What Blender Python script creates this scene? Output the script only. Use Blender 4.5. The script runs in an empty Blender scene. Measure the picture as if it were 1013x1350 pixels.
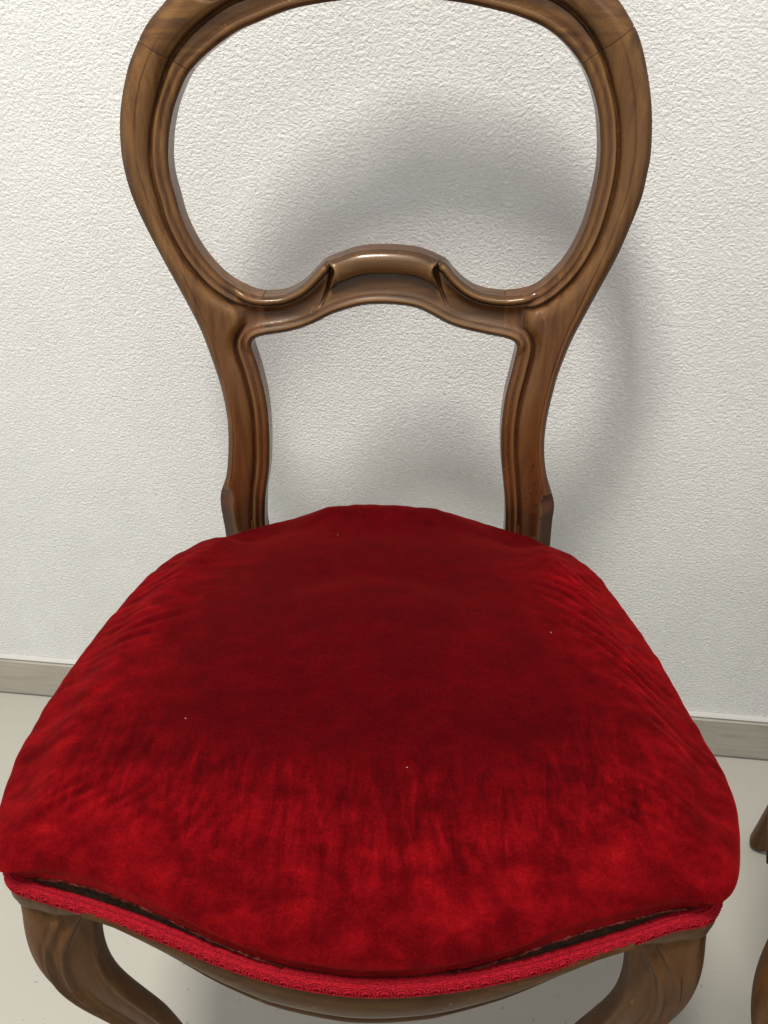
import bpy, math, random
import numpy as np
from mathutils import Vector, Matrix, noise
random.seed(7); rng = np.random.default_rng(7)
S = bpy.context.scene; COL = S.collection

# ------------------------------------------------------------------ camera
cd = bpy.data.cameras.new('camera'); cam = bpy.data.objects.new('camera', cd); COL.objects.link(cam)
R_ = Vector((0.99846274, 0.05347638, -0.01457478)); U_ = Vector((-0.01842675, 0.56825644, 0.82264517)); F_ = Vector((-0.0522743, 0.82111199, -0.56836828))
M = Matrix((R_, U_, -F_)).transposed().to_4x4(); M.translation = Vector((0.03997645, -0.45624072, 0.91380198))
cam.matrix_world = M
cd.sensor_fit = 'HORIZONTAL'; cd.sensor_width = 36; cd.lens = 36 * 1012.68 / 1013
cd.clip_start = 0.02; cd.clip_end = 100
S.camera = cam
S.render.resolution_x = 768; S.render.resolution_y = 1024

# ------------------------------------------------------------------ light (indoors: one ceiling panel lamp, an added soft fill, pale room)
W = bpy.data.worlds.new('World'); S.world = W; W.use_nodes = True
W.node_tree.nodes['Background'].inputs[0].default_value = (0.985, 0.99, 1.0, 1)
W.node_tree.nodes['Background'].inputs[1].default_value = 0.68
def panel(name, loc, size, power, target, col=(1.0, 0.97, 0.92)):
    l = bpy.data.lights.new(name, 'AREA'); l.shape = 'RECTANGLE'; l.size = size[0]; l.size_y = size[1]
    l.energy = power; l.color = col
    o = bpy.data.objects.new(name, l); COL.objects.link(o); o.location = loc
    o.rotation_euler = (Vector(target) - Vector(loc)).to_track_quat('-Z', 'Y').to_euler()
    return o
panel('ceiling_and_fill_lamp', (-0.32, -0.50, 2.62), (0.38, 0.38), 67, (-0.32, -0.50, 0))
panel('ceiling_and_fill_lamp', (0.6, -2.0, 2.62), (2.4, 2.4), 20, (0.5, -2.4, 0))  # added soft fill with no known source, lifts the overall brightness
S.view_settings.view_transform = 'Standard'; S.view_settings.look = 'None'
S.view_settings.exposure = 0.0; S.view_settings.gamma = 1

# ------------------------------------------------------------------ node helpers
class NT:
    def __init__(s, name):
        s.m = bpy.data.materials.new(name); s.m.use_nodes = True; s.t = s.m.node_tree
        s.b = s.t.nodes['Principled BSDF']; s.out = s.t.nodes['Material Output']
    def n(s, typ, ins=None, **kw):
        nd = s.t.nodes.new(typ)
        for k, v in kw.items(): setattr(nd, k, v)
        for k, v in (ins or {}).items():
            if isinstance(v, bpy.types.NodeSocket): s.t.links.new(v, nd.inputs[k])
            else: nd.inputs[k].default_value = v
        return nd
    def l(s, a, b): s.t.links.new(a, b)
    def math(s, op, a, b=0.0, c=None, clamp=False):
        i = {0: a, 1: b}
        if c is not None: i[2] = c
        return s.n('ShaderNodeMath', i, operation=op, use_clamp=clamp).outputs[0]
    def ramp(s, fac, stops):
        r = s.n('ShaderNodeValToRGB', {0: fac}); e = r.color_ramp.elements
        while len(e) < len(stops): e.new(0.5)
        for q, (p, c) in zip(e, stops): q.position = p; q.color = (*c, 1) if len(c) == 3 else c
        return r.outputs[0]
    def mix(s, fac, a, b, mode='MIX'):
        m = s.n('ShaderNodeMix', data_type='RGBA', blend_type=mode)
        for k, v in ((0, fac), (6, a), (7, b)):
            if isinstance(v, bpy.types.NodeSocket): s.l(v, m.inputs[k])
            else: m.inputs[k].default_value = v if k == 0 else (*v, 1)
        return m.outputs[2]
    def coord(s, scale=(1, 1, 1), rot=(0, 0, 0), what='Object'):
        tc = s.n('ShaderNodeTexCoord')
        return s.n('ShaderNodeMapping', {0: tc.outputs[what], 'Scale': scale, 'Rotation': rot}).outputs[0]
    def noise(s, vec, scale, detail=4, rough=.55, dist=0):
        return s.n('ShaderNodeTexNoise', {'Vector': vec, 'Scale': scale, 'Detail': detail, 'Roughness': rough, 'Distortion': dist}).outputs[0]
    def bump(s, h, strength, dist, normal=None):
        i = {'Height': h, 'Strength': strength, 'Distance': dist}
        if normal is not None: i['Normal'] = normal
        return s.n('ShaderNodeBump', i).outputs[0]
    def set(s, **kw):
        for k, v in kw.items():
            k = k.replace('_', ' ')
            if isinstance(v, bpy.types.NodeSocket): s.l(v, s.b.inputs[k])
            else: s.b.inputs[k].default_value = v if not (isinstance(v, tuple) and len(v) == 3) else (*v, 1)
        return s.m

def wood(name, grain='z', light=(0.165, 0.074, 0.018), mid=(0.090, 0.034, 0.008), dark=(0.026, 0.009, 0.003), redz=None, rough=0.3, coat=.35):
    g = NT(name)
    sc = {'z': (1, 1, 0.07), 'x': (0.07, 1, 1)}[grain]
    base = g.coord()
    warp = g.noise(base, 9, 2)
    v2 = g.n('ShaderNodeMixRGB', {0: 0.015, 1: base, 2: g.n('ShaderNodeTexNoise', {'Vector': base, 'Scale': 8.0}).outputs[1]}).outputs[0]
    mp = g.n('ShaderNodeMapping', {0: v2, 'Scale': sc}).outputs[0]
    n1 = g.noise(mp, 130, 5, .6, .4)
    n2 = g.noise(mp, 620, 4, .7)
    n3 = g.noise(base, 16, 3, .6)
    pore = g.noise(mp, 1400, 2, .5)
    c = g.ramp(n1, [(.28, dark), (.44, mid), (.62, light)])
    c = g.mix(g.math('MULTIPLY', n2, .35), c, dark)
    c = g.mix(g.ramp(g.noise(mp, 900, 3, .6), [(.56, (0, 0, 0)), (.68, (.55, .55, .55))]), c, dark)
    c = g.mix(g.ramp(n3, [(.4, (0, 0, 0)), (.66, (.75, .75, .75))]), c, mid)
    blot = g.noise(base, 34, 4, .65, .6)
    c = g.mix(g.ramp(blot, [(.62, (0, 0, 0)), (.78, (.55, .55, .55))]), c, dark)
    if redz:   # older, redder stain towards the seat
        sep = g.n('ShaderNodeSeparateXYZ', {0: base}).outputs[2]
        z = g.math('ADD', sep, g.math('MULTIPLY', g.math('SUBTRACT', n3, .5), .12))
        f = g.n('ShaderNodeMapRange', {0: z, 1: redz[0], 2: redz[1], 3: .85, 4: 0.0}).outputs[0]
        c = g.mix(f, c, g.mix(n1, (0.036, 0.009, 0.004), (0.14, 0.040, 0.013)))
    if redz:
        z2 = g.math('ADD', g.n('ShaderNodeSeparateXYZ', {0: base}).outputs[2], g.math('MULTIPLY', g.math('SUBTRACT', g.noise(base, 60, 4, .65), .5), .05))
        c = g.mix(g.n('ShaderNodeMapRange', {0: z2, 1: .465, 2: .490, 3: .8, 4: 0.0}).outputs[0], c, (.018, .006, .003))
    if coat > .2:  # tone follows the relief: grooves darker, ridges lighter
        pt = g.n('ShaderNodeAttribute', attribute_name='relief_tone').outputs['Fac']
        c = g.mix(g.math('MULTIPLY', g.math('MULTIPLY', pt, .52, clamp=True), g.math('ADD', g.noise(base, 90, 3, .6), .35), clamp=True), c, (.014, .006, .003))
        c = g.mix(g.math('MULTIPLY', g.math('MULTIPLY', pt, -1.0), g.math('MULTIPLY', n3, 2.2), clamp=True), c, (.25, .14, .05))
    sm = g.noise(base, 55, 4, .7)
    r = g.math('ADD', g.math('MULTIPLY', sm, .22), rough - .08)
    scr = g.noise(g.n('ShaderNodeMapping', {0: base, 'Scale': (1, 1, .3), 'Rotation': (0, .5, 0)}).outputs[0], 210, 2, .5, 1.5)
    c = g.mix(g.ramp(scr, [(.70, (0, 0, 0)), (.76, (.35, .35, .35))]), c, (.26, .15, .06))
    bm = g.bump(g.math('ADD', g.math('MULTIPLY', pore, .5), g.math('MULTIPLY', sm, 1.0)), .25, .0006)
    return g.set(Base_Color=c, Roughness=r, Normal=bm, Coat_Weight=coat, Specular_Tint=(1, .85, .7), Coat_Roughness=.11, Specular_IOR_Level=.3 if coat > .2 else .14)
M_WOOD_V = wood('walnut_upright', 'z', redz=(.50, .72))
M_WOOD_H = wood('walnut_level', 'x')
M_WOOD_C = wood('walnut_cross_rail', 'x', light=(.125, .056, .016), mid=(.062, .025, .007), dark=(.020, .008, .003))
M_WOOD_R = wood('walnut_seat_rail', 'x', light=(.098, .044, .011), mid=(.052, .021, .0052), dark=(.018, .007, .002), rough=.38, coat=.10)
M_WOOD_L = wood('walnut_leg', 'z', light=(.108, .046, .011), mid=(.072, .028, .0068), dark=(.034, .013, .004), rough=.42, coat=.05)

g = NT('dark_hole'); M_HOLE = g.set(Base_Color=(.008, .005, .003), Roughness=.9)
g = NT('black_rubber'); M_BLACK = g.set(Base_Color=(.012, .012, .013), Roughness=.35)
g = NT('raw_underlay'); n_ = g.noise(g.coord(), 260, 4, .7)
M_UNDER = g.set(Base_Color=g.ramp(n_, [(.3, (.007, .004, .0025)), (.7, (.034, .018, .009))]), Roughness=.95, Specular_IOR_Level=.1, Normal=g.bump(n_, .5, .001))
g = NT('frayed_thread'); n_ = g.noise(g.coord(), 110, 4, .7)
M_FRAY = g.set(Base_Color=g.ramp(n_, [(.40, (.018, .005, .004)), (.54, (.06, .010, .008)), (.64, (.10, .020, .015)), (.76, (.26, .085, .06))]), Roughness=1.0, Specular_IOR_Level=0.0)

# velvet: the pile lies in different directions, so patches differ; rim sheen and fold shading are painted in
g = NT('red_velvet')
base = g.coord(); tc = g.n('ShaderNodeTexCoord'); uv = tc.outputs['UV']
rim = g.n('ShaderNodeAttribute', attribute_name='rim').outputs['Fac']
nap1 = g.noise(base, 11, 5, .62, .5)
radial = g.noise(g.n('ShaderNodeMapping', {0: base, 'Scale': (115, 26, 26)}).outputs[0], 1.0, 5, .62, .9)
radial2 = g.noise(g.n('ShaderNodeMapping', {0: uv, 'Scale': (170, 40, 1)}).outputs[0], 1.0, 3, .6, .5)
patch = g.noise(g.n('ShaderNodeMapping', {0: base, 'Scale': (1, 1.6, 1), 'Location': (3, 1, 0)}).outputs[0], 42, 5, .6, .2)
fuzz = g.noise(base, 650, 3, .7)
f = g.math('ADD', g.math('MULTIPLY', rim, .40), g.math('MULTIPLY', g.math('SUBTRACT', nap1, .5), .45))  # paler towards the rim: sheen of the sloping edge put into the colour
f = g.math('ADD', f, g.math('MULTIPLY', g.math('MULTIPLY', g.math('SUBTRACT', radial, .5), 1.25), g.n('ShaderNodeAttribute', attribute_name='streak').outputs['Fac']))
f = g.math('ADD', f, g.math('MULTIPLY', g.math('MULTIPLY', g.math('SUBTRACT', radial2, .5), .22), g.math('MULTIPLY', rim, 1.0)))
f = g.math('ADD', f, g.math('MULTIPLY', g.math('MULTIPLY', g.math('SUBTRACT', patch, .5), 1.05), g.math('ADD', rim, .42)))
f = g.math('ADD', f, g.math('MULTIPLY', g.math('SUBTRACT', fuzz, .5), .75))
f = g.math('ADD', f, g.math('MULTIPLY', g.n('ShaderNodeAttribute', attribute_name='fold').outputs['Fac'], .17))  # light and shade of the folds added to the colour
f = g.math('ADD', f, .08)
c = g.ramp(f, [(0.0, (.037, .0003, .0010)), (.34, (.076, .0006, .0017)), (.66, (.132, .0014, .0028)), (1.0, (.220, .0036, .0048))])
weave = g.n('ShaderNodeTexWave', {'Vector': g.n('ShaderNodeMapping', {0: base, 'Rotation': (0, 0, .05)}).outputs[0], 'Scale': 330.0, 'Distortion': 1.5, 'Detail': 1.0}, bands_direction='Y').outputs[1]
bh = g.math('ADD', g.math('MULTIPLY', fuzz, .9), g.math('MULTIPLY', weave, .12))
bh = g.math('ADD', bh, g.math('MULTIPLY', g.math('MULTIPLY', radial, 1.5), rim))
bm = g.bump(bh, .5, .0009)
M_VELVET = g.set(Base_Color=c, Roughness=.95, Specular_IOR_Level=.03, Normal=bm, Sheen_Weight=.22, Sheen_Roughness=.4, Sheen_Tint=(1, .05, .04))

g = NT('red_gimp'); n_ = g.noise(g.coord(), 700, 3, .6)
M_GIMP = g.set(Base_Color=g.ramp(n_, [(.3, (.13, .002, .006)), (.7, (.34, .008, .016))]), Roughness=.85, Specular_IOR_Level=.08, Sheen_Weight=.05, Sheen_Tint=(1, .05, .08), Normal=g.bump(n_, .5, .0006))
g = NT('lint'); M_LINT = g.set(Base_Color=(.5, .35, .26), Roughness=.9)

# plaster: coarse orange-peel roughcast
g = NT('roughcast_plaster'); p = g.coord()
pw = g.n('ShaderNodeMixRGB', {0: .006, 1: p, 2: g.n('ShaderNodeTexNoise', {'Vector': p, 'Scale': 60.0, 'Detail': 2.0}).outputs[1]}).outputs[0]
pa = g.n('ShaderNodeMapping', {0: pw, 'Scale': (.9, 1, 1.1)}).outputs[0]
a1 = g.noise(pa, 340, 4, .72, .1)
vo = g.n('ShaderNodeTexVoronoi', {'Vector': pa, 'Scale': 300.0, 'Smoothness': 1.0, 'Randomness': 1.0}, feature='SMOOTH_F1').outputs[0]
a2 = g.noise(p, 12, 3, .6)
hh = g.math('ADD', g.ramp(a1, [(.36, (0, 0, 0)), (.62, (1, 1, 1))]), g.math('MULTIPLY', vo, -.9))
hh = g.math('MULTIPLY', hh, g.math('ADD', a2, .45))
sp = g.noise(p, 38, 2, .5)
cc = g.mix(g.ramp(g.noise(p, 5, 3, .6), [(.35, (0, 0, 0)), (.7, (1, 1, 1))]), (.79, .785, .745), (.82, .815, .775))
cc = g.mix(g.ramp(sp, [(.745, (0, 0, 0)), (.79, (.45, .45, .45))]), cc, (.35, .34, .31))
M_WALL = g.set(Base_Color=cc, Roughness=1.0, Specular_IOR_Level=.0, Normal=g.bump(hh, .60, .0021))

g = NT('beige_tile_floor'); p = g.coord()
n1 = g.noise(p, 4, 4, .6); n2 = g.noise(p, 500, 3, .7); n3 = g.noise(p, 150, 2, .5)
cc = g.mix(n1, (.37, .352, .305), (.42, .40, .345)); cc = g.mix(g.math('MULTIPLY', n2, .25), cc, (.28, .265, .23))
cc = g.mix(g.ramp(n3, [(.72, (0, 0, 0)), (.76, (.7, .7, .7))]), cc, (.18, .17, .15))
M_FLOOR = g.set(Base_Color=cc, Roughness=g.math('ADD', g.math('MULTIPLY', n2, .12), .38), Normal=g.bump(n2, .15, .0005))
g = NT('streaked_skirting_tile'); p = g.coord(scale=(1.2, 1, 16))
n1 = g.noise(p, 9, 6, .7, .6); n2 = g.noise(g.coord(scale=(3, 1, 40)), 12, 4, .7)
cc = g.ramp(n1, [(.3, (.30, .275, .22)), (.5, (.385, .355, .295)), (.72, (.46, .43, .36))]); cc = g.mix(g.math('MULTIPLY', n2, .3), cc, (.26, .24, .19))
M_SKIRT = g.set(Base_Color=cc, Roughness=.42, Normal=g.bump(n2, .12, .0005))
g = NT('grey_grout'); n_ = g.noise(g.coord(), 200, 3); M_GROUT = g.set(Base_Color=g.mix(n_, (.14, .135, .12), (.26, .25, .22)), Roughness=.9)
g = NT('white_caulk'); M_CAULK = g.set(Base_Color=(.50, .49, .45), Roughness=.6)

# ------------------------------------------------------------------ object helpers
def mk(name, verts, faces, mat, parent=None, normals=None, smooth=True, kind=None, label=None):
    me = bpy.data.meshes.new(name); me.from_pydata([tuple(map(float, v)) for v in verts], [], faces)
    me.validate(clean_customdata=False) if normals is None else None
    me.materials.append(mat)
    if smooth: me.polygons.foreach_set('use_smooth', [True] * len(me.polygons))
    if normals is not None: me.normals_split_custom_set_from_vertices([tuple(map(float, n)) for n in normals])
    me.update()
    o = bpy.data.objects.new(name, me); COL.objects.link(o)
    if parent: o.parent = parent
    if kind: o['kind'] = kind
    if label: o['label'] = label
    return o
def empty(name, label, cat, loc=(0, 0, 0), rz=0, group=None):
    o = bpy.data.objects.new(name, None); COL.objects.link(o); o.location = loc; o.rotation_euler = (0, 0, rz)
    o['label'] = label; o['category'] = cat
    if group: o['group'] = group
    return o
class Acc:
    def __init__(s): s.v = []; s.f = []
    def add(s, v, f):
        k = len(s.v); s.v += [tuple(q) for q in v]; s.f += [tuple(i + k for i in q) for q in f]
    def grid(s, P, closed_u=False, closed_v=False, flip=False):
        nu, nv = len(P), len(P[0]); v = [q for r in P for q in r]; f = []
        for i in range(nu - (0 if closed_u else 1)):
            for j in range(nv - (0 if closed_v else 1)):
                q = (i * nv + j, ((i + 1) % nu) * nv + j, ((i + 1) % nu) * nv + (j + 1) % nv, i * nv + (j + 1) % nv)
                f.append(q[::-1] if flip else q)
        s.add(v, f)
    def cap(s, ring, flip=False):
        f = list(range(len(ring))); s.add(ring, [f[::-1] if flip else f])
    def tube(s, pts, rad, n=5, caps=True):
        pts = [Vector(p) for p in pts]; P = []; prev = None
        for i, p in enumerate(pts):
            t = (pts[min(i + 1, len(pts) - 1)] - pts[max(i - 1, 0)]).normalized()
            a = Vector((0, 0, 1)) if abs(t.z) < .9 else Vector((1, 0, 0))
            if prev is not None: a = prev
            b = t.cross(a).normalized(); a = b.cross(t).normalized(); prev = a
            r = rad[i] if hasattr(rad, '__len__') else rad
            P.append([p + (a * math.cos(2 * math.pi * k / n) + b * math.sin(2 * math.pi * k / n)) * r for k in range(n)])
        s.grid(P, closed_v=True)
        if caps: s.cap(P[0], True); s.cap(P[-1])
    def make(s, name, mat, parent=None, **kw): return mk(name, s.v, s.f, mat, parent, **kw)
def sst(a, b, x):
    t = np.clip((x - a) / (b - a), 0, 1); return t * t * (3 - 2 * t)
def catmull(P, step):
    P = np.array(P, float); out = []
    Q = np.vstack([2 * P[0] - P[1], P, 2 * P[-1] - P[-2]])
    for i in range(1, len(Q) - 2):
        n = max(2, int(np.linalg.norm(Q[i + 1] - Q[i]) / step)); t = np.linspace(0, 1, n, endpoint=False)[:, None]
        out.append(.5 * ((2 * Q[i]) + (-Q[i - 1] + Q[i + 1]) * t + (2 * Q[i - 1] - 5 * Q[i] + 4 * Q[i + 1] - Q[i + 2]) * t ** 2 + (-Q[i - 1] + 3 * Q[i] - 3 * Q[i + 1] + Q[i + 2]) * t ** 3))
    out.append(P[-1:]); return np.vstack(out)
def resample(P, step):
    P = np.array(P, float); s = np.r_[0, np.cumsum(np.linalg.norm(np.diff(P, axis=0), axis=1))]
    n = max(3, int(round(s[-1] / step)) + 1); t = np.linspace(0, s[-1], n)
    return np.stack([np.interp(t, s, P[:, k]) for k in range(P.shape[1])], 1)
def gsm(P, k, closed=False):
    P = np.array(P, float); w = np.exp(-.5 * (np.arange(-3 * k, 3 * k + 1) / k) ** 2); w /= w.sum(); n = 3 * k
    if closed: Q = np.vstack([P[-n:], P, P[:n]])
    else: Q = np.vstack([2 * P[0] - P[n:0:-1], P, 2 * P[-1] - P[-2:-n - 2:-1]])
    return np.stack([np.convolve(Q[:, j], w, 'valid') for j in range(P.shape[1])], 1)

def sS(a, b, x):
    t = min(1, max(0, (x - a) / (b - a))); return t * t * (3 - 2 * t)
# ------------------------------------------------------------------ setting
WA = -0.0697256; WY = 0.340; FZ = -.036        # the seat frame is modelled at its own heights, the floor lies at FZ
wall_root_loc = (0, WY, FZ)
def plate(name, x0, x1, z0, z1, y0, y1, mat, bev=.0, parent=None, kind=None):
    a = Acc(); b = bev
    v = [(x0, y1, z0), (x1, y1, z0), (x1, y1, z1), (x0, y1, z1), (x0, y0 + b, z0), (x1, y0 + b, z0), (x1, y0 + b, z1), (x0, y0 + b, z1),
         (x0 + b, y0, z0 + b), (x1 - b, y0, z0 + b), (x1 - b, y0, z1 - b), (x0 + b, y0, z1 - b)]
    f = [(0, 3, 2, 1), (0, 1, 5, 4), (1, 2, 6, 5), (2, 3, 7, 6), (3, 0, 4, 7), (4, 5, 9, 8), (5, 6, 10, 9), (6, 7, 11, 10), (7, 4, 8, 11), (8, 9, 10, 11)]
    a.add(v, f); o = a.make(name, mat, parent, smooth=False, kind=kind)
    return o
wall = plate('wall', -3, 3, 0, 2.7, 0, .12, M_WALL, kind='structure'); wall.location = wall_root_loc; wall.rotation_euler = (0, 0, WA)
fl = Acc(); fl.add([(-4, -4, FZ), (4, -4, FZ), (4, 2, FZ), (-4, 2, FZ)], [(0, 1, 2, 3)]); floor = fl.make('floor', M_FLOOR, smooth=False, kind='structure')
BH = .0796; T_ = .011
sk = bpy.data.objects.new('skirting', None); COL.objects.link(sk); sk.location = wall_root_loc; sk.rotation_euler = (0, 0, WA); sk['kind'] = 'structure'
for k in range(-4, 5):
    t = plate('skirting_tile', k * .6 - .598 + .35, k * .6 + .35, .004, BH - .002, -T_, -.0005, M_SKIRT, bev=.0012, parent=sk)
plate('caulk_bead', -2.9, 2.9, BH - .0018, BH + .0035, -.0085, -.0004, M_CAULK, bev=.002, parent=sk)
plate('grout_line', -2.9, 2.9, .0003, .0038, -T_ + .0012, -.0006, M_GROUT, parent=sk)

# ------------------------------------------------------------------ chair
chair = empty('balloon_back_chair', 'walnut balloon-back chair with worn red velvet seat, whole back in view before the white wall', 'chair', group='walnut balloon-back chairs')

A = [(0.0065, 0.9042), (-0.0318, 0.9023), (-0.0615, 0.8988), (-0.0794, 0.8947), (-0.0976, 0.8887), (-0.1112, 0.8839), (-0.1285, 0.8744), (-0.1425, 0.8649), (-0.1528, 0.8557), (-0.1599, 0.8451), (-0.167, 0.8316), (-0.1719, 0.8174), (-0.1746, 0.8055), (-0.176, 0.7956), (-0.176, 0.7817), (-0.1737, 0.767), (-0.171, 0.7502), (-0.1644, 0.7314), (-0.156, 0.716), (-0.1446, 0.7013), (-0.1336, 0.6923), (-0.1222, 0.6859), (-0.114, 0.6829), (-0.1024, 0.6819), (-0.0886, 0.6834), (-0.0746, 0.6898), (-0.0647, 0.6981), (-0.0576, 0.7051), (-0.0529, 0.7095), (-0.0474, 0.7114), (-0.0384, 0.7145), (-0.0263, 0.7183), (-0.0155, 0.7201), (-0.0045, 0.7205), (0.0088, 0.7205), (0.0222, 0.7195), (0.0353, 0.7171), (0.0476, 0.7122), (0.0556, 0.7091), (0.0611, 0.7028), (0.0694, 0.6947), (0.0804, 0.6877), (0.0925, 0.6841), (0.1074, 0.683), (0.1204, 0.6846), (0.1346, 0.6892), (0.1489, 0.7021), (0.1599, 0.7177), (0.168, 0.7364), (0.1721, 0.7532), (0.1748, 0.7717), (0.1757, 0.7836), (0.1756, 0.7938), (0.1748, 0.8031), (0.1738, 0.8099), (0.1719, 0.8204), (0.1682, 0.8331), (0.1628, 0.8453), (0.1559, 0.8569), (0.1456, 0.8684), (0.1335, 0.8782), (0.1205, 0.8851), (0.1031, 0.891), (0.0914, 0.8939), (0.0681, 0.8986), (0.0447, 0.9018), (0.0241, 0.9035)]
B = [(-0.1289, 0.3612), (-0.127, 0.3955), (-0.1253, 0.4347), (-0.1259, 0.4517), (-0.123, 0.4811), (-0.1168, 0.5126), (-0.1135, 0.5508), (-0.1139, 0.5841), (-0.1183, 0.6151), (-0.1229, 0.6358), (-0.1221, 0.6415), (-0.1182, 0.6452), (-0.1091, 0.6472), (-0.0909, 0.6493), (-0.0769, 0.6524), (-0.0626, 0.6576), (-0.0486, 0.6643), (-0.0345, 0.6689), (-0.0206, 0.6723), (-0.005, 0.6736), (0.0129, 0.673), (0.0294, 0.6705), (0.0432, 0.6646), (0.0571, 0.6575), (0.0711, 0.653), (0.0917, 0.649), (0.1084, 0.6464), (0.1166, 0.6442), (0.1217, 0.6388), (0.119, 0.6172), (0.1144, 0.5895), (0.1127, 0.5609), (0.1141, 0.5315), (0.1184, 0.5012), (0.1219, 0.4761), (0.1235, 0.4501), (0.1236, 0.4369), (0.1248, 0.4017), (0.1261, 0.368)]
OL = [(-0.1706, 0.3777), (-0.168, 0.411), (-0.1683, 0.4424), (-0.169, 0.481), (-0.1585, 0.5093), (-0.1533, 0.5392), (-0.1512, 0.5683), (-0.1532, 0.5966), (-0.1571, 0.6189), (-0.1649, 0.652), (-0.1736, 0.6766), (-0.1833, 0.7006), (-0.1926, 0.7237), (-0.2013, 0.7472), (-0.2069, 0.7651), (-0.2101, 0.7817), (-0.2112, 0.7998), (-0.2097, 0.818), (-0.2072, 0.8316), (-0.2025, 0.8469), (-0.1962, 0.8619), (-0.1886, 0.8746), (-0.1801, 0.8869), (-0.17, 0.8972), (-0.1612, 0.9046)]
OR = [(0.1707, 0.3873), (0.1704, 0.4153), (0.1702, 0.4424), (0.1699, 0.4617), (0.1697, 0.4824), (0.1594, 0.5118), (0.154, 0.5409), (0.1535, 0.5695), (0.1573, 0.6029), (0.1611, 0.6227), (0.1686, 0.649), (0.1775, 0.6719), (0.1871, 0.6955), (0.1972, 0.7206), (0.2045, 0.7446), (0.2104, 0.7675), (0.2119, 0.7841), (0.2127, 0.7977), (0.2107, 0.8183), (0.2076, 0.8355), (0.2032, 0.8511), (0.198, 0.8656), (0.1913, 0.8797), (0.1823, 0.8918), (0.175, 0.9001)]
TOP = [(-0.15, 0.9184), (-0.125, 0.9324), (-0.095, 0.9424), (-0.06, 0.9484), (-0.03, 0.9554), (0, 0.9584), (0.03, 0.9554), (0.06, 0.9484), (0.095, 0.9424), (0.125, 0.9324), (0.155, 0.9164)]
def sm(P, closed, k=3):
    Q = resample(catmull(P + ([P[0]] if closed else []), .0008), .0012)
    if closed: Q = Q[:-1]
    return gsm(Q, k, closed)
Ac = sm(A, True, 2)
# the two scroll tips stay sharp, the knees of the posts too
Bc = sm(B, False, 2)
Oc = sm(OL + TOP + OR[::-1], False, 3)
def seglen_dist(P, X, Z, closed):
    Q = np.vstack([P, P[:1]]) if closed else P
    a = Q[:-1]; b = Q[1:]; d = b - a; L = (d ** 2).sum(1)
    out = np.empty(len(X))
    for i in range(0, len(X), 20000):
        x = X[i:i + 20000, None]; z = Z[i:i + 20000, None]
        t = np.clip(((x - a[:, 0]) * d[:, 0] + (z - a[:, 1]) * d[:, 1]) / L, 0, 1)
        out[i:i + 20000] = np.sqrt(((x - a[:, 0] - t * d[:, 0]) ** 2 + (z - a[:, 1] - t * d[:, 1]) ** 2).min(1))
    return out
def inside(P, X, Z):
    c = np.zeros(len(X), bool); a = P; b = np.roll(P, -1, 0)
    for (x0, z0), (x1, z1) in zip(a, b):
        if z0 == z1: continue
        m = ((z0 > Z) != (z1 > Z)); c ^= m & (X < (x1 - x0) * (Z - z0) / (z1 - z0) + x0)
    return c
ST = .0009
gx = np.arange(-.225, .226, ST); gz = np.arange(.424, .968, ST)
GX, GZ = np.meshgrid(gx, gz, indexing='ij'); fx = GX.ravel(); fz = GZ.ravel()
def sdf(P, closed, sign):
    # evaluate on a coarse grid everywhere, exactly where it matters
    ins = inside(P, fx, fz); cg = (slice(None, None, 6), slice(None, None, 6))
    d = seglen_dist(P[::1], fx, fz, closed)
    return np.where(ins, sign, -sign) * d
a_ = sdf(Ac[::2], True, -1).reshape(GX.shape); b_ = sdf(Bc[::2], False, -1).reshape(GX.shape); o_ = sdf(Oc[::2], False, 1).reshape(GX.shape)
S_ = np.minimum(np.minimum(a_, b_), o_)
def Yb(x, z): return .198 + (z - .46) * .11 - .55 * x * x
mm = .001
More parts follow.
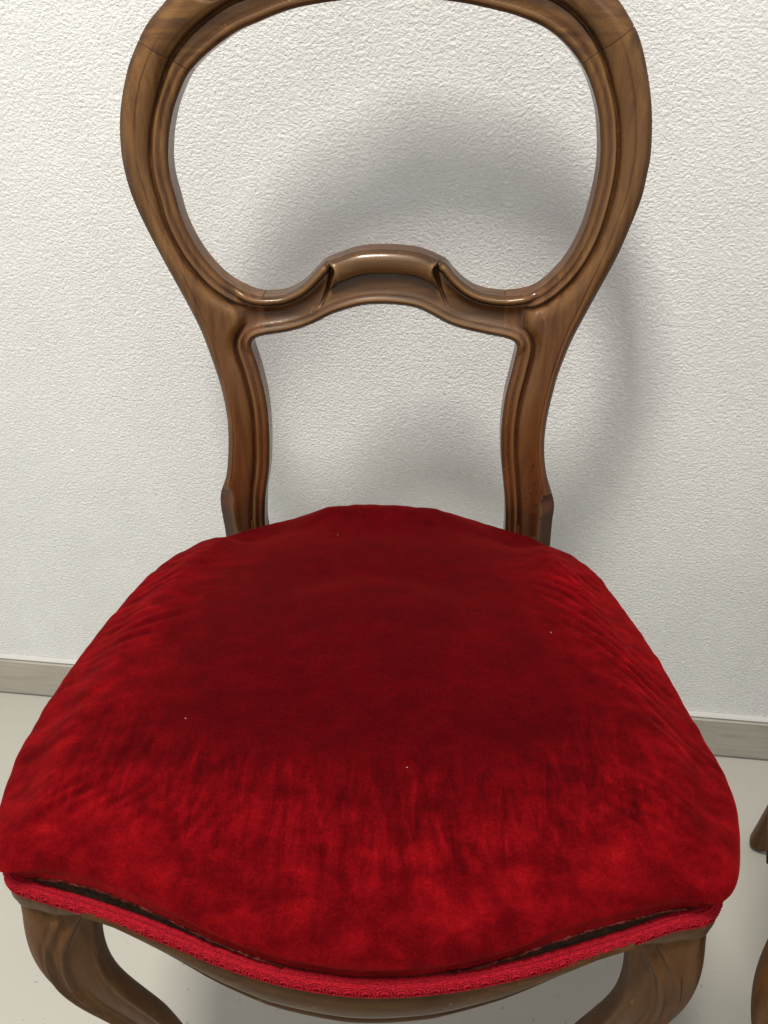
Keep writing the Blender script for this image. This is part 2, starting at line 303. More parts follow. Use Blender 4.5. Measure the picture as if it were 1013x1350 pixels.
def heights(x, z, a, b, o):
    a = np.maximum(a, 0) / mm; b = np.maximum(b, 0) / mm; o = np.maximum(o, 0) / mm
    d = np.minimum(a, b); up = sst(.84, .90, z)                     # up: towards the crest
    low = sst(.52, .47, z)
    G = np.where(a < b, 13.2 + 5.0 * up, 14 - 1 * low)
    rail = sst(58, 47, a + b) * sst(.135, .122, np.abs(x))          # where the frame is the cross rail
    # inner moulding: bead, cove, groove
    bead = np.where(d < 6.2, 2.3 * np.sqrt(np.clip(1 - ((d - 3.1) / 3.1) ** 2, 0, 1)), 0)
    lin = .55 * np.exp(-((d - 7.0) / .55) ** 2)
    cove = 1.9 * np.sin(np.pi * np.clip((d - 7) / (G - 7.5), 0, 1)) * (1 - .5 * up)
    base = 1.2 * sst(0, 4, d)
    flat = .45 * bead + 1.3 * sst(0, 5, d) + lin + cove
    groove = -1.7 * np.exp(-((d - G) / 1.0) ** 2)
    w = np.maximum(d - G, 0)
    step = (4.8 + 2.8 * up) * (1 - np.exp(-(w / (3.0 - .8 * up)) ** 1.3)) + 1.8 * sst(0, 10, w)
    step *= 1 - .35 * low
    h_st = flat + groove * (1 - .5 * low) + step
    # outer edge: rounded shoulder with a fine arris, widening to a flat chamfer at the knee
    mid_ = sst(.60, .78, z); cw = 5.5 + 9.0 * sst(.505, .482, z) + 7 * mid_
    e = np.clip(1 - o / cw, 0, 1)
    round_ = (5.5 + 6 * sst(.505, .482, z)) * np.where(low > .5, e, e ** 1.9) * (1 + .35 * mid_)
    h_st = h_st - round_ + 1.5 * sst(3, 14, o) * up - .7 * np.exp(-((o - cw - .5) / .7) ** 2) * (1 - low) * (1 - up)
    # cross rail: bead along both edges, deep cove between; in the middle a broad rounded crest
    xe = .0472 - .0042 * np.sin(np.clip(a / 20, 0, 1.2) * np.pi * .75) + .0050 * np.clip((a - 8) / 12, 0, 1.3) ** 1.5
    ax = np.abs(x)
    tA = np.clip((a - 7) / np.maximum(a + b - 17, 6), 0, 1)
    beadA = np.where(a < 7, 4.6 * np.sqrt(np.clip(1 - ((a - 3.5) / 3.5) ** 2, 0, 1)), 0)
    beadB = 3.6 * np.exp(-((b - 4.6) / 3.4) ** 2)
    cv = 2.2 - 3.4 * np.sin(np.pi * tA) ** .8
    side = 1.0 + np.maximum(beadA, 0) * sst(0, 1.2, a) + beadB + (cv - 1.2) * sst(5.5, 8, a) * sst(6, 11, b)
    side = side - 1.2 * np.exp(-((a - 8.0) / 1.1) ** 2)
    cr = 6.4 * np.sqrt(np.clip(1 - ((a - 9.5) / 10.2) ** 2, 0, 1)); cr = np.where(a < 9.5, 6.4 - 5.5 * (1 - a / 9.5) ** 2.2, cr)
    mid = np.where(a < 19.7, cr + .6, .6 + beadB * 1.0 - 1.6 * np.exp(-((a - 20.5) / 1.6) ** 2) - 1.2 * sst(6, 11, b))
    
    tm = sst(xe + .0011, xe - .0011, ax) * sst(24, 18, a)
    h_r = side * (1 - tm) + mid * tm
    ce = xe + .0030
    h_r = h_r - (5.0 * sst(27, 17, a) * sst(-2, 1.0, a)) * np.exp(-((ax - ce) / .0023) ** 2) + .6 * np.exp(-((ax - xe + .0006) / .0014) ** 2) * sst(20, 15, a) - 1.0 * tm * np.exp(-((a - .0) / 1.5) ** 2)
    h = h_st * (1 - rail) + h_r * rail
    # small carved leaf curls on the crest
    for cx in (-.128, .132):
        rr = np.hypot((x - cx) / 6.5, (z - 0.9144) / 5.0 / 1.0) / mm
        h = h + 2.0 * np.exp(-rr ** 2) - 1.3 * np.exp(-((rr - 1.9) / .35) ** 2)
    rc = np.hypot(x / 1.6, z - 0.9304) / mm
    h = h + 2.5 * np.exp(-(rc / 9) ** 2)
    # edges roll over at every outline
    dd = np.minimum(d, 99); h = h - 2.2 * (1 - np.sqrt(np.clip(1 - (1 - np.clip(dd / 2.4, .06, 1)) ** 2, 0, 1)))
    return h * mm
H_ = heights(GX, GZ, a_, b_, o_)
HX = np.gradient(H_, ST, axis=0); HZ = np.gradient(H_, ST, axis=1); SX = np.gradient(S_, ST, axis=0); SZ = np.gradient(S_, ST, axis=1)
def samp(F, x, z):
    u = (x - gx[0]) / ST; w = (z - gz[0]) / ST; i = np.clip(u.astype(int), 0, len(gx) - 2); j = np.clip(w.astype(int), 0, len(gz) - 2); u = u - i; w = w - j
    return F[i, j] * (1 - u) * (1 - w) + F[i + 1, j] * u * (1 - w) + F[i, j + 1] * (1 - u) * w + F[i + 1, j + 1] * u * w
def blur(F, k):
    w = np.exp(-.5 * (np.arange(-3 * k, 3 * k + 1) / k) ** 2); w /= w.sum()
    F = np.apply_along_axis(lambda q: np.convolve(np.pad(q, 3 * k, 'edge'), w, 'valid'), 0, F)
    return np.apply_along_axis(lambda q: np.convolve(np.pad(q, 3 * k, 'edge'), w, 'valid'), 1, F)
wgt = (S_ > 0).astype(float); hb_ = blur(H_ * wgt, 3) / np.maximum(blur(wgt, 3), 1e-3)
D_ = np.clip((hb_ - H_) / .0007, 0, 1) - np.clip((H_ - hb_) / .0012, 0, 1) * .35  # positive where the moulding is concave, negative where it is convex
TH = .0185
def field_part(name, mask, mat):
    F = np.minimum(S_, mask); F = np.where(np.abs(F) < 1e-9, 1e-9, F); I = F > 0
    c4 = I[:-1, :-1].astype(int) + I[1:, :-1] + I[1:, 1:] + I[:-1, 1:]
    nz_ = F.shape[1]; key = {}; P = []; faces = []; bedges = []
    def gv(i, j):
        k = i * nz_ + j
        if k not in key: key[k] = len(P); P.append((gx[i], gz[j]))
        return key[k]
    def ev(i0, j0, i1, j1):
        k = (min((i0, j0), (i1, j1)), max((i0, j0), (i1, j1)))
        if k not in key:
            f0, f1 = F[i0, j0], F[i1, j1]; t = min(max(f0 / (f0 - f1), .02), .98)
            key[k] = len(P); P.append((gx[i0] + t * (gx[i1] - gx[i0]), gz[j0] + t * (gz[j1] - gz[j0])))
        return key[k]
    for i, j in np.argwhere(c4 > 0):
        cs = ((i, j), (i + 1, j), (i + 1, j + 1), (i, j + 1)); poly = []; cut = []
        for k in range(4):
            p, q = cs[k], cs[(k + 1) % 4]
            if I[p]: poly.append(gv(*p))
            if I[p] != I[q]: e = ev(*p, *q); poly.append(e); cut.append((len(poly) - 1, e, I[p]))
        if len(poly) >= 3: faces.append(tuple(poly))
        if len(cut) == 2:
            (k0, e0, in0), (k1, e1, in1) = cut
            bedges.append((e0, e1) if in0 else (e1, e0))
    # bottom grid border
    P = np.array(P); n = len(P); x, z = P[:, 0], P[:, 1]
    h = samp(H_, x, z); hx = samp(HX, x, z) - (-1.1 * x); hz = samp(HZ, x, z) - .17
    fr = np.stack([x, Yb(x, z) - h, z], 1); N = np.stack([-hx * 1.0, -np.ones(n), -hz], 1)
    # surface y = Yb - h : normal (dY/dx, -1, dY/dz)
    N = np.stack([-(1.1 * x) - samp(HX, x, z), -np.ones(n), .11 - samp(HZ, x, z)], 1); N /= np.linalg.norm(N, axis=1)[:, None]
    bk = np.stack([x, Yb(x, z) + TH, z], 1)
    be = np.array(bedges); ids = np.unique(be); mp = {int(v): k for k, v in enumerate(ids)}
    mx = np.gradient(F, ST, axis=0); mz = np.gradient(F, ST, axis=1)
    wn = np.stack([-samp(mx, x[ids], z[ids]), np.zeros(len(ids)), -samp(mz, x[ids], z[ids])], 1); wn /= np.maximum(np.linalg.norm(wn, axis=1), 1e-6)[:, None]
    yb = Yb(x[ids], z[ids]); y0 = fr[ids, 1]
    r0 = np.stack([x[ids], y0, z[ids]], 1); r1 = np.stack([x[ids], yb + TH - .004, z[ids]], 1)
    r2 = bk[ids]
    V = np.vstack([fr, bk, r0, r1, r2]); NN = np.vstack([N, np.tile([0, 1, 0], (n, 1)), wn, wn, wn])
    fs = [f for f in faces] + [tuple(v + n for v in f[::-1]) for f in faces]
    m = len(ids); o0 = 2 * n
    for e0, e1 in bedges:
        p, q = mp[e0], mp[e1]
        for r in (0, 1): fs.append((o0 + r * m + q, o0 + r * m + p, o0 + (r + 1) * m + p, o0 + (r + 1) * m + q))
    fs = [f if True else f for f in fs]
    o = mk(name, V, fs, mat, chair, normals=NN)
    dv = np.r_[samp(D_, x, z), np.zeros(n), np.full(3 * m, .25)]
    at = o.data.attributes.new('relief_tone', 'FLOAT', 'POINT'); at.data.foreach_set('value', dv.astype(np.float32)); return o
def linef(p, q):      # signed distance, positive on the upper side
    p = np.array(p); q = np.array(q); d = (q - p) / np.linalg.norm(q - p); nrm = np.array([-d[1], d[0]])
    if nrm[1] < 0: nrm = -nrm
    return (GX - p[0]) * nrm[0] + (GZ - p[1]) * nrm[1]
jl = linef((-0.1494, 0.8577), (-0.1807, 0.877)); jr = linef((0.1535, 0.8597), (0.1829, 0.8805))
above = np.where(GX < 0, jl, jr); gap = .00022
XR = .1085
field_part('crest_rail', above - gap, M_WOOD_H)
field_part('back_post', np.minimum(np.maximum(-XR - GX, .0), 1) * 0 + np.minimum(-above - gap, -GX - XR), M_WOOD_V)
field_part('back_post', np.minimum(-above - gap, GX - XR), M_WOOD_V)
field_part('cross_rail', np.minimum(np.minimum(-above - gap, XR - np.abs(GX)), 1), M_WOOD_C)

# woodworm holes low on the right-hand post
wh = Acc()
def post_pt(x, z, out=.0001):
    x_ = np.array([x]); z_ = np.array([z]); return Vector((x, float(Yb(x, z) - samp(H_, x_, z_)[0]) - out, z))
def post_n(x, z):
    x_ = np.array([x]); z_ = np.array([z]); return Vector((-(1.1 * x) - float(samp(HX, x_, z_)[0]), -1, .11 - float(samp(HZ, x_, z_)[0]))).normalized()
holes = [(.1438, .5265, 1), (.1470, .5075, .9), (.1425, .5055, .6), (.1385, .4990, .7), (.1440, .4965, 1.1), (.1500, .4975, .7), (.1545, .4985, .7), (.1425, .4895, .9), (.1555, .4880, 1), (.1405, .4850, .6), (.1505, .4835, 1.2), (.1525, .4840, .7),
         (.1350, .4940, .8), (.1400, .4735, .7), (.1375, .4700, .8), (.1455, .4665, 1.1), (.1560, .4680, 1), (.1620, .4660, .6), (.1575, .4600, .8), (.1330, .4600, .6), (.1575, .4520, .9), (.1470, .4780, .5), (.1535, .4930, .5), (.1600, .4900, .6), (.1375, .4840, .5)]
for x, z, s in holes:
    c = post_pt(x, z); n = post_n(x, z); t = n.orthogonal().normalized(); b = n.cross(t); r = .0010 * s
    wh.add([c + (t * math.cos(k * math.pi / 4) + b * math.sin(k * math.pi / 4)) * r * (1 + .15 * math.sin(k * 3 + x * 999)) + n * .00006 for k in range(8)] , [tuple(range(7, -1, -1))])
    wh.f[-1] = tuple(wh.f[-1][::-1]) if False else wh.f[-1]
wh.make('woodworm_holes', M_HOLE, chair, kind='stuff')

# ---- seat plan (x, y) of the rail face, from rear left round the front to rear right
PL = [(-.168, .160), (-.190, .118), (-.207, .066), (-.2230, .002), (-.2320, -.070), (-.2345, -.130), (-.2300, -.172)]
FR = [(-.2225, -.1960), (-.196, -.2045), (-.165, -.2115), (-.130, -.2205), (-.100, -.2295), (-.071, -.2385), (-.034, -.2465), (.010, -.2500), (.054, -.2460), (.098, -.2365), (.130, -.2270), (.165, -.2155), (.195, -.2045), (.2205, -.1970)]
PR = [(.2340, -.168), (.2385, -.130), (.2280, -.070), (.2155, .002), (.198, .066), (.182, .118), (.164, .160)]
path = gsm(resample(catmull(PL + FR + PR, .002), .002), 2)
def path_normals(P):
    t = np.gradient(P, axis=0); t /= np.linalg.norm(t, axis=1)[:, None]
    n = np.stack([-t[:, 1], t[:, 0]], 1)
    return n if n[len(n) // 2][1] < 0 else -n
pn = path_normals(path)
ps = np.r_[0, np.cumsum(np.linalg.norm(np.diff(path, axis=0), axis=1))]
iL = int(np.argmin(np.hypot(path[:, 0] + .2255, path[:, 1] + .192))); iR = int(np.argmin(np.hypot(path[:, 0] - .2245, path[:, 1] + .192)))
ZT = .4455
def rail_strip(name, i0, i1, zbot, mat, depth=.022):
    a = Acc(); rows = []
    for i in range(i0, i1 + 1):
        x, y = path[i]; nx, ny = pn[i]; zb = zbot(x, y); H = ZT - zb
        prof = [(-.0030, ZT), (-.0014, ZT - .002)]
        if True:
            k = H / .042
            prof += [(.0002, ZT - .009 * k), (.0032, ZT - .014 * k), (.0052, ZT - .020 * k), (.0058, ZT - .026 * k), (.0046, ZT - .0305 * k), (.0012, ZT - .0325 * k), (.0002, ZT - .0335 * k), (.0020, ZT - .0350 * k), (.0034, ZT - .0375 * k), (.0028, zb + .0018 * k), (.0, zb)]
        else:
            prof += [(.0014, ZT - .3 * H), (.0012, ZT - .5 * H), (.0005, ZT - .6 * H), (0, ZT - .7 * H), (-.001, ZT - .75 * H), (-.001, ZT - .8 * H), (-.0010, ZT - .83 * H), (-.0011, ZT - .86 * H), (-.0012, ZT - .89 * H), (-.0012, zb + .001), (-.003, zb)]
        prof += [(-depth, zb + .001), (-depth, ZT)]
        rows.append([(x + nx * o, y + ny * o, z) for o, z in prof])
    a.grid(rows, closed_v=True); a.cap(rows[0]); a.cap(rows[-1], True)
    o = a.make(name, mat, chair); sharp(o); return o
def sharp(o, ang=40):
    me = o.data; me.set_sharp_from_angle(angle=math.radians(ang))
def zb_front(x, y):
    ax = abs(x)
    z = np.interp(ax, [0, .05, .09, .12, .145, .165, .178], [.3965, .3995, .4090, .4205, .4305, .4305, .4290])
    return float(z)
jL = int(np.argmin(np.where(path[:, 1] < -.15, np.abs(path[:, 0] + .168), 9))); jR = int(np.argmin(np.where(path[:, 1] < -.15, np.abs(path[:, 0] - .168), 9)))
rail_strip('front_rail', jL, jR, zb_front, M_WOOD_R)
rail_strip('side_rail', 4, iL - 26, lambda x, y: .410, M_WOOD_R)
rail_strip('side_rail', iR + 26, len(path) - 5, lambda x, y: .410, M_WOOD_R)
# back rail between the posts
a = Acc(); rows = []
for k in range(21):
    x = -.15 + .3 * k / 20; y = .188 + .012 * (1 - (x / .15) ** 2)
    rows.append([(x, y, .41), (x, y, .434), (x, y + .012, .436), (x, y + .014, .41)])
a.grid(rows, closed_v=True); a.cap(rows[0]); a.cap(rows[-1], True); o = a.make('back_rail', M_WOOD_R, chair); sharp(o)

# ---- front legs
def front_leg(sg):
    a = Acc()
    #   z, x inner, x outer, y front, y back, ridge position
    K = [(.4330, .174, .2265, -.2035, -.160), (.4180, .174, .2265, -.2040, -.160), (.4165, .174, .2250, -.2030, -.161), (.408, .175, .2270, -.2060, -.162), (.395, .177, .2290, -.2085, -.167), (.378, .180, .2300, -.2120, -.173),
         (.360, .182, .2293, -.2145, -.178), (.340, .182, .2259, -.2155, -.182), (.315, .1795, .2189, -.2145, -.184), (.290, .175, .2108, -.2115, -.182), (.260, .170, .2010, -.2065, -.178), (.22, .163, .1907, -.1995, -.171),
         (.17, .158, .1837, -.1925, -.165), (.12, .157, .1815, -.188, -.162), (.08, .159, .185, -.190, -.161), (.05, .162, .193, -.195, -.161), (.025, .165, .203, -.203, -.163), (.008, .168, .205, -.205, -.166), (.0, .172, .200, -.200, -.170)]
    K = [(k[0] if k[0] > .25 else .25 - (.25 - k[0]) * (.25 - FZ) / .25, *k[1:]) for k in K]
    K = K[::-1]; zs = np.array([k[0] for k in K]); Z = np.unique(np.r_[np.linspace(FZ, .4160, 240), .4165, .418, .425, .433])
    ip = [np.interp(Z, zs, [k[j] for k in K]) for j in (1, 2, 3, 4)]
    for q in range(4):  # light smoothing of the sweep below the cap
        s = ip[q].copy()
        for _ in range(90): s[1:-1] = .25 * s[:-2] + .5 * s[1:-1] + .25 * s[2:]
        ip[q] = np.where(Z < .405, s, ip[q])
    NS = 220; rows = []
    for i, z in enumerate(Z):
        xi, xo, yf, yk = (ip[q][i] for q in range(4)); cx, cy = (xi + xo) / 2, (yf + yk) / 2; rx, ry = (xo - xi) / 2, (yk - yf) / 2
        row = []; e = 2 / (2.6 + 1.6 * float(sst(.40, .43, z)))
        rp = np.interp(z, [0, .20, .28, .33, .38, .416], [.25, .2, .10, -.02, -.28, -.80])       # ridge across the front face (-1 inner .. 1 outer)
        up = float(sst(.417, .412, z)) * float(sst(.03, .12, z))
        for k in range(NS):
            t = 2 * math.pi * k / NS; c, s = math.cos(t), math.sin(t)
            px = abs(c) ** e * (1 if c > 0 else -1); py = abs(s) ** e * (1 if s > 0 else -1)
            x = cx + rx * px; y = cy + ry * py
            if s < .15:
                w = 1.0 if s < 0 else 0.3
                u = px
                dz = 1.6 * math.exp(-((u - rp) / .09) ** 2) + 1.5 * math.exp(-((u - rp - .46) / .08) ** 2) - 1.8 * math.exp(-((u - rp - .26) / .11) ** 2) - 4.2 * sS(rp, rp - .16, u) * sS(-1.05, -.80, u) - .9 * math.exp(-((u - rp - .62) / .06) ** 2)
                y -= dz * mm * up * w
                if u > .2: x += .0008 * math.exp(-((u - rp - .46) / .10) ** 2) * up
            row.append((x * sg, y, z))
        rows.append(row)
    a.grid(rows, closed_v=True, flip=(sg < 0)); a.cap(rows[0], sg > 0); a.cap(rows[-1], sg < 0)
    o = a.make('front_leg', M_WOOD_L, chair); o.data.set_sharp_from_angle(angle=math.radians(65))
    # incised oval on the knee
    ov = Acc(); pts = []
    return o
front_leg(-1); front_leg(1)
# corner blocks of the rail over the legs: a rounded lip that stands proud of the leg
for sg, (i0, i1) in ((-1, (iL - 26, jL - 1)), (1, (jR + 1, iR + 26))):
    a = Acc(); rows = []
    for i in range(i0, i1 + 1):
        x, y = path[i]; nx, ny = pn[i]
        fade = min(1, (i - i0) / 9 if sg < 0 else (i1 - i) / 9); f2 = min(1, ((i1 - i) if sg < 0 else (i - i0)) / 12)
        zlo = .4185 + .008 * (1 - f2) - .0005
        prof = [(-.0045, ZT), (-.0022, ZT - .0015), (-.0002, ZT - .006), (.0022 * f2 + .0005, ZT - .0120), (.0034 * f2 + .0008, zlo + .006), (.0028 * f2, zlo + .002), (.0006 * f2, zlo), (-.004, zlo - .0005), (-.024, zlo), (-.024, ZT)]
        rows.append([(x + nx * o, y + ny * o, z) for o, z in prof])
    a.grid(rows, closed_v=True); a.cap(rows[0]); a.cap(rows[-1], True)
    o = a.make('corner_block', M_WOOD_L, chair); sharp(o, 50)
# ---- rear legs with black glides
def rear_leg(sg):
    a = Acc(); rows = []
    for k in range(61):
        z = .455 * k / 60 + (.012 + FZ) * (1 - k / 60)
        cy = np.interp(z, [FZ, .04, .14, .24, .34, .42, .455], [.215, .210, .203, .197, .196, .200, .204]); cx = np.interp(z, [FZ, .2, .42, .455], [.158, .147, .147, .1465])
        r = np.interp(z, [FZ, 0, .2, .38, .455], [.0125, .0125, .0145, .019, .020])
        row = []
        for q in range(24):
            t = 2 * math.pi * q / 24; c, s = math.cos(t), math.sin(t); e = .6
            row.append((sg * (cx + r * abs(c) ** e * (1 if c > 0 else -1)), cy + r * .95 * abs(s) ** e * (1 if s > 0 else -1), z))
        rows.append(row)
    a.grid(rows, closed_v=True, flip=sg < 0); a.cap(rows[0], sg > 0); a.cap(rows[-1], sg < 0)
    o = a.make('rear_leg', M_WOOD_L, chair)
    b = Acc(); rr = []
    for k in range(9):
        t = math.pi * k / 8; z = FZ + .0085 - .0085 * math.cos(t); r = .0105 * math.sin(t) ** .5 if 0 < k < 8 else .001
        rr.append([(sg * .158 + r * math.cos(2 * math.pi * q / 16), .215 + r * math.sin(2 * math.pi * q / 16), z) for q in range(16)])
    b.grid(rr, closed_v=True, flip=True); b.make('foot_glide', M_BLACK, o)
    return o
rear_leg(-1); rear_leg(1)

# ---- seat cushion
back = [(.150, .178), (.120, .190), (.080, .197), (.040, .200), (0, .201), (-.040, .200), (-.080, .197), (-.120, .190), (-.150, .178)]
full = np.vstack([path, resample(catmull(back, .003), .003)])
full = gsm(resample(np.vstack([full, full[:1]]), .0022)[:-1], 3, True)
fn_ = np.gradient(np.vstack([full[-1:], full, full[:1]]), axis=0)[1:-1]; fn_ /= np.linalg.norm(fn_, axis=1)[:, None]; fnn = np.stack([-fn_[:, 1], fn_[:, 0]], 1)
if (fnn * full).sum() < 0: fnn = -fnn
fs_ = np.r_[0, np.cumsum(np.linalg.norm(np.diff(full, axis=0), axis=1))]
CX, CY = 0.0, -.02
def lift(x, y):
    if y > -.15: return 0.0
    l = np.interp(x, [-.215, -.200, -.178, -.155, -.125, -.095, -.065, -.03, 0, .03, .075, .098, .115, .140, .170, .200, .216], [0, .0070, .0145, .0170, .0145, .0095, .0055, .0032, .0022, .0024, .0042, .0085, .0130, .0145, .0120, .0060, 0])
    return float(l)
DOME = .037; NR = 150; rows = []; rimv = []; uvs = []; foldv = []; strk = []; exv = []
for j in range(NR + 1):
    tt = j / NR; row = []
    zeta_a = math.pi / 2 * min(1, tt / .42) if False else 0
    for i, (x0, y0) in enumerate(full):
        nx, ny = fnn[i]
        th = math.atan2(y0 - CY, x0 - CX); front = float(sst(-.10, -.19, y0)); backf = float(sst(.08, .17, y0)); sidef = 1 - max(front, backf)
        lf = lift(x0, y0)
        z0 = .4462 + lf
        Hs = float(np.interp(y0, [-.25, -.19, -.05, .1, .2], [.039, .039, .038, .034, .033])) - .035 * backf * sS(.04, .145, abs(x0)) * (1 - .65 * sS(.155, .180, abs(x0)))          # height of the roll
        Rr = math.hypot(x0 - CX, y0 - CY)
        si = Rr * (.985 * tt ** 1.9 + .015 * tt) if tt < 1 else Rr      # distance in from the rim, fine near it
        rho = 1 - si / Rr
        wr_ = min(si / .042, 1); roll = (1 - (1 - wr_) ** 2.3) ** (1 / 1.9)
        out = (.0170 * sidef + (.0075 - .33 * lf +   .0045 * float(sst(.19, .225, abs(x0)))) * front + .005 * backf) * math.exp(-((si - .004) / .0085) ** 2) * float(sst(0, .0035, si))
        nn_ = min(1, si / .05); mxn = 1 - nn_; ux, uy = (x0 - CX) / Rr, (y0 - CY) / Rr
        # move along the rim normal near the rim, towards the centre further in
        x = x0 - si * (nx * mxn + ux * (1 - mxn)) * (1 if si < .05 else 1) if si < .05 else x0 - ux * si
        y = y0 - si * (ny * mxn + uy * (1 - mxn)) if si < .05 else y0 - uy * si
        zz = z0 + (Hs - lf) * roll + DOME * (1 - rho ** 2.0)
        x += nx * (out - .0012); y += ny * (out - .0012)
        # wrinkles and soft unevenness
        R_im = float(sst(.085, .02, si)) * float(sst(0, .006, si))
        s = fs_[i]
        wr = noise.noise(Vector((s * 46, rho * 1.2 + tt, 3.1))) * .0016 + noise.noise(Vector((s * 110, tt * 2.0, 7.7))) * .0008
        if sidef > .2:
            wr += .0016 * sidef * max(0, math.sin(s * 260 + 9 * tt + 2.0 * noise.noise(Vector((s * 20, tt * 3, 0))))) * math.exp(-((si - .026) / .018) ** 2) * max(0, noise.noise(Vector((s * 12, 0, 5.0))) + .45)
        lw = sS(-.09, -.15, x0) * sS(-.08, -.02, y0) * sS(.14, .09, y0); rw = sS(.09, .15, x0) * sS(-.15, -.08, y0) * sS(.13, .07, y0)
        dn = noise.noise(Vector((x * 9, y * 9, 2.2))) * 2.2
        fold = lw * math.sin((y - .30 * (x + .2)) * 2 * math.pi / .0135 + dn) + rw * math.sin((y + .95 * (x - .2)) * 2 * math.pi / .0150 + dn)
        fw = math.exp(-((si - .035) / .024) ** 2) * max(0, .5 + 1.2 * noise.noise(Vector((x * 22, y * 22, 9.0))))
        wr *= R_im
        ffold = front * math.sin(s * 2 * math.pi / .013 + 3 * noise.noise(Vector((s * 15, 0, 1)))) * math.exp(-((si - .040) / .018) ** 2) * max(0, .3 + noise.noise(Vector((s * 25, si * 12, 4.0))))
        foldv.append(float(fold * fw + .8 * ffold)); wr += (.0016 * fold * fw + .0009 * ffold) 
        und = noise.noise(Vector((x * 13, y * 13, .5))) * .0018 * float(sst(.01, .05, si))
        amp = wr
        und += 0
        # a pulled crease near the left front corner
        dcr = math.hypot((x + .172) / .010 + (y + .145) * 40 * 0, 0)
        cr_ = math.exp(-(((x + .172 - .35 * (y + .150) ** 2 * 30)) / .0035) ** 2) * math.exp(-((y + .165) / .022) ** 4)
        crz = (.0016 * cr_ - .0012 * math.exp(-(((x + .166)) / .004) ** 2) * math.exp(-((y + .165) / .022) ** 4)) * float(sst(.006, .02, si))
        row.append((x, y, zz)); exv.append((nx * wr * .15, ny * wr * .15, amp + und + crz))
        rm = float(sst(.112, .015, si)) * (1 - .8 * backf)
        rimv.append(rm); strk.append((.25 * sidef + front) * sS(.105, .075, si) * sS(.015, .045, si)); uvs.append((s, si))
    rows.append(row)
for j in range(len(rows) - 1):        # relax the inner rings so that no corner line runs to the middle
    si = .2 * (j / NR) ** 1.9; k = int(round(45 * float(sst(.012, .07, si))))
    if k >= 1: rows[j] = [tuple(q) for q in gsm(np.array(rows[j]), k, True)]
zt = rows[-2]; ptsf = np.array([q for r_ in rows[:-1] for q in r_[::7] if .045 < math.hypot(q[0] - CX, q[1] - CY) < .105])
fq = lambda x, y: np.stack([np.ones_like(x), x - CX, y - CY, (x - CX) ** 2, (y - CY) ** 2, (x - CX) * (y - CY)], -1)
cf = np.linalg.lstsq(fq(ptsf[:, 0], ptsf[:, 1]), ptsf[:, 2], rcond=None)[0]
for j in range(len(rows) - 1):
    if math.hypot(rows[j][0][0] - CX, rows[j][0][1] - CY) > .16: continue
    rows[j] = [(x, y, z + (float(fq(np.float64(x), np.float64(y)) @ cf) - z) * sS(.085, .050, math.hypot(x - CX, y - CY))) for x, y, z in rows[j]]
zc0 = float(cf[0])
rows[-1] = [(CX, CY, zc0)] * len(full)
NF_ = len(full)
rows = [[(q[0] + e[0], q[1] + e[1], q[2] + e[2]) for q, e in zip(rows[j], exv[j * NF_:(j + 1) * NF_])] for j in range(NR)] + [rows[-1]]
cz_ = np.mean([q[2] for q in rows[-2]]); rows[-1] = [(CX, CY, float(cz_))] * NF_
a = Acc(); a.grid(rows, closed_v=True)
# hem turned in under the lower edge
hem = []
for i, (x, y, z) in enumerate(rows[0]):
    nx, ny = fnn[i]; hem.append((x - nx * .0035, y - ny * .0035, z + .0012 + .0006 * math.sin(i * 1.3)))
n0 = len(a.v); a.v += hem; NF = len(full)
for i in range(NF): a.f.append((n0 + i, n0 + (i + 1) % NF, (i + 1) % NF, i))
rimv += [1.0] * NF; foldv += [0.0] * NF; strk += [0.0] * NF; uvs += [(fs_[i], 0) for i in range(NF)]
cush = a.make('seat_cushion', M_VELVET, chair)
me = cush.data
at = me.attributes.new('rim', 'FLOAT', 'POINT'); at.data.foreach_set('value', rimv); at = me.attributes.new('fold', 'FLOAT', 'POINT'); at.data.foreach_set('value', foldv); at = me.attributes.new('streak', 'FLOAT', 'POINT'); at.data.foreach_set('value', strk)
ul = me.uv_layers.new(name='UVMap'); li = np.empty(len(me.loops), np.int32); me.loops.foreach_get('vertex_index', li)
ul.data.foreach_set('uv', np.array(uvs)[li].ravel())
# make sure it faces outward
me.calc_loop_triangles()
cz = sum(p.normal.z for p in me.polygons if p.center.z > .5)
if cz < 0: me.flip_normals()
# dark underlay seen through the torn hem
a = Acc(); rows2 = []
for i in range(4, len(path) - 4):
    x, y = path[i]; nx, ny = pn[i]
    if y > .05: continue
    rows2.append([(x - nx * o, y - ny * o, z) for o, z in ((.0022, ZT - .003), (.0028, .449), (.0062, .4575), (.012, .464))])
a.grid(rows2); a.make('underlay', M_UNDER, cush)
# frayed threads along the torn hem
fr = Acc()
lowr = rows[0]
for i in range(NF):
    x, y, z = lowr[i]; l = lift(full[i][0], full[i][1])
    if l < .0008: continue
    nx, ny = fnn[i]; n_t = int(5 + 500 * l)
    for _ in range(n_t):
        j = (i + 1) % NF; t = random.random(); px = x + (lowr[j][0] - x) * t; py = y + (lowr[j][1] - y) * t; pz = z + (lowr[j][2] - z) * t
        L = random.uniform(.0008, .0030) * (1 + 25 * l); sx = random.gauss(0, .6)
        tx, ty = -ny, nx; o1 = random.uniform(-.0022, .0008)
        p0 = Vector((px + nx * o1, py + ny * o1, pz + random.uniform(0, .001)))
        p1 = p0 + Vector((tx * sx * L + nx * .0004, ty * sx * L + ny * .0004, -L * random.uniform(.2, .75)))
        w = .0002; p2 = (p0 + p1) / 2 + Vector((tx, ty, 0)) * w * 2
        fr.add([p0 + Vector((tx, ty, 0)) * w, p0 - Vector((tx, ty, 0)) * w, p0 + Vector((nx, ny, 0)) * w, p1], [(0, 1, 3), (1, 2, 3), (2, 0, 3)])
run = []
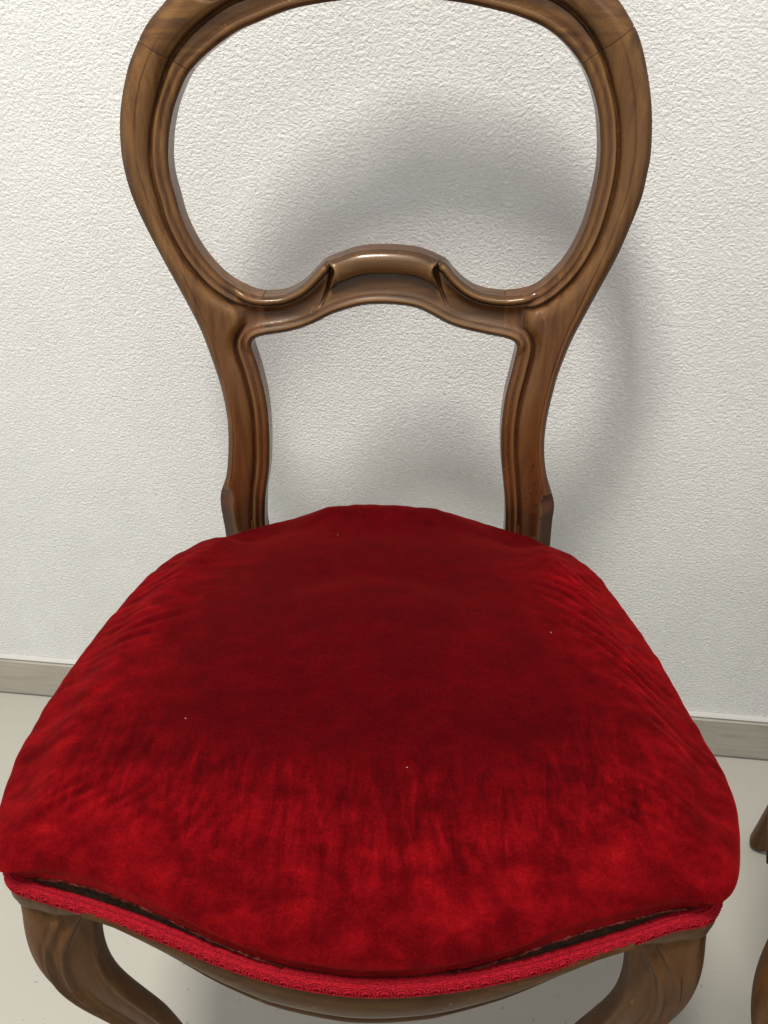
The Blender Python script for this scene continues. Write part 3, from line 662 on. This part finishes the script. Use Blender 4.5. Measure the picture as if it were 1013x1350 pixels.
for i in list(range(NF)):
    l = lift(full[i][0], full[i][1])
    if l > .0035:
        x, y, z = lowr[i]; nx, ny = fnn[i]; run.append((x + nx * .0006 , y + ny * .0006, z + random.gauss(0, .0005)))
    elif run:
        if len(run) > 3: fr.tube(run, [.0003 + .0011 * random.random() ** 1.5 for _ in run], 6)
        run = []
fr.make('frayed_threads', M_FRAY, cush, kind='stuff')
# lint specks
a = Acc()
for (ux, uy) in ((-.04, .120), (-.118, -.118), (.032, -.150), (.14, -.02)):
    best = min((r_ for r_ in rows[70:]), key=lambda R: min((q[0] - ux) ** 2 + (q[1] - uy) ** 2 for q in R[::6]))
    q = min(best, key=lambda q: (q[0] - ux) ** 2 + (q[1] - uy) ** 2); d = random.random() * 3
    a.tube([(q[0], q[1], q[2] + .0003), (q[0] + .0010 * math.cos(d), q[1] + .0010 * math.sin(d), q[2] + .0006)], .0002, 4)
a.make('lint_specks', M_LINT, cush, kind='stuff')

# ---- gimp braid glued round the rail
gi = Acc(); zg0, zg1 = .4364, .4458
go = .0032; gpath = resample(path[4:-4], .0006); gn = path_normals(gpath); NG = len(gpath)
fwd = lambda i, o, z: (gpath[i][0] + gn[i][0] * o, gpath[i][1] + gn[i][1] * o, z)
sl = lambda z: .0040 - .0036 * (z - zg0) / (zg1 - zg0)
rows_ = []
def goff(i):
    x, y = gpath[i]; return 0.0
for i in range(0, NG, 3):
    o = goff(i); rows_.append([fwd(i, -.0050, zg1 - .0008), fwd(i, sl(zg1), zg1), fwd(i, sl((zg0 + zg1) / 2) + .0002, (zg0 + zg1) / 2), fwd(i, sl(zg0), zg0), fwd(i, -.0010, zg0 - .0002)])
gi.grid(rows_, closed_v=True)
band = gi.make('gimp_braid', M_GIMP, chair)
dt = Acc()
for zz in (zg0, zg1):     # picot edges
    pts = [fwd(i, sl(zz) + .0002, zz + .00025 * math.sin(i * 2 * math.pi / 3.0)) for i in range(0, NG, 1)]
    dt.tube(pts, [.00045 + .00038 * math.sin(i * 2 * math.pi / 3.0) for i in range(NG)], 5)
step = int(.0096 / .0006); zc = (zg0 + zg1) / 2
def gp(u, dz, out):
    u = min(max(u, 0), NG - 1.001); i = int(u); t = u - i; z = zc + dz; A1 = fwd(i, sl(z) + out, z); B1 = fwd(i + 1, sl(z) + out, z)
    return tuple(A1[k] * (1 - t) + B1[k] * t for k in range(3))
for i0 in range(4, NG - step * 2, step):   # raised scrolls, one over the next
    jit = random.uniform(-.9, .9); i0 = i0 + jit
    for (RA, RB, rr, dd_) in ((.0060, .0046, .0008, 0), (.0040, .0030, .0007, .0003), (.0021, .0014, .0008, .0007)):
        pts = []; rad = []
        for k in range(15):
            t = -.5 + k / 14 * (math.pi + .9)
            pts.append(gp(i0 + step * .5 - RA * math.cos(t) / .0006, -.0019 + (.78 + .05 * jit) * RB * math.sin(t), .0003 + dd_)); rad.append(rr * (1 + .18 * (k % 2)))
        dt.tube(pts, rad, 5)
dt.make('braid_scrolls', M_GIMP, band, kind='stuff')

# ------------------------------------------------------------------ second chair, cut off by the right edge of the photograph
chair.location.z = FZ
for ch in chair.children: ch.location.z = -FZ
def copy_tree(o, parent=None):
    c = o.copy(); COL.objects.link(c); c.parent = parent
    for ch in list(o.children): copy_tree(ch, c)
    return c
c2 = copy_tree(chair); c2.location = (.552, -.106, FZ); c2.rotation_euler = (0, 0, math.radians(-22.5))
c2['label'] = 'walnut balloon-back chair at the right edge of the photo, only slivers of its legs showing'
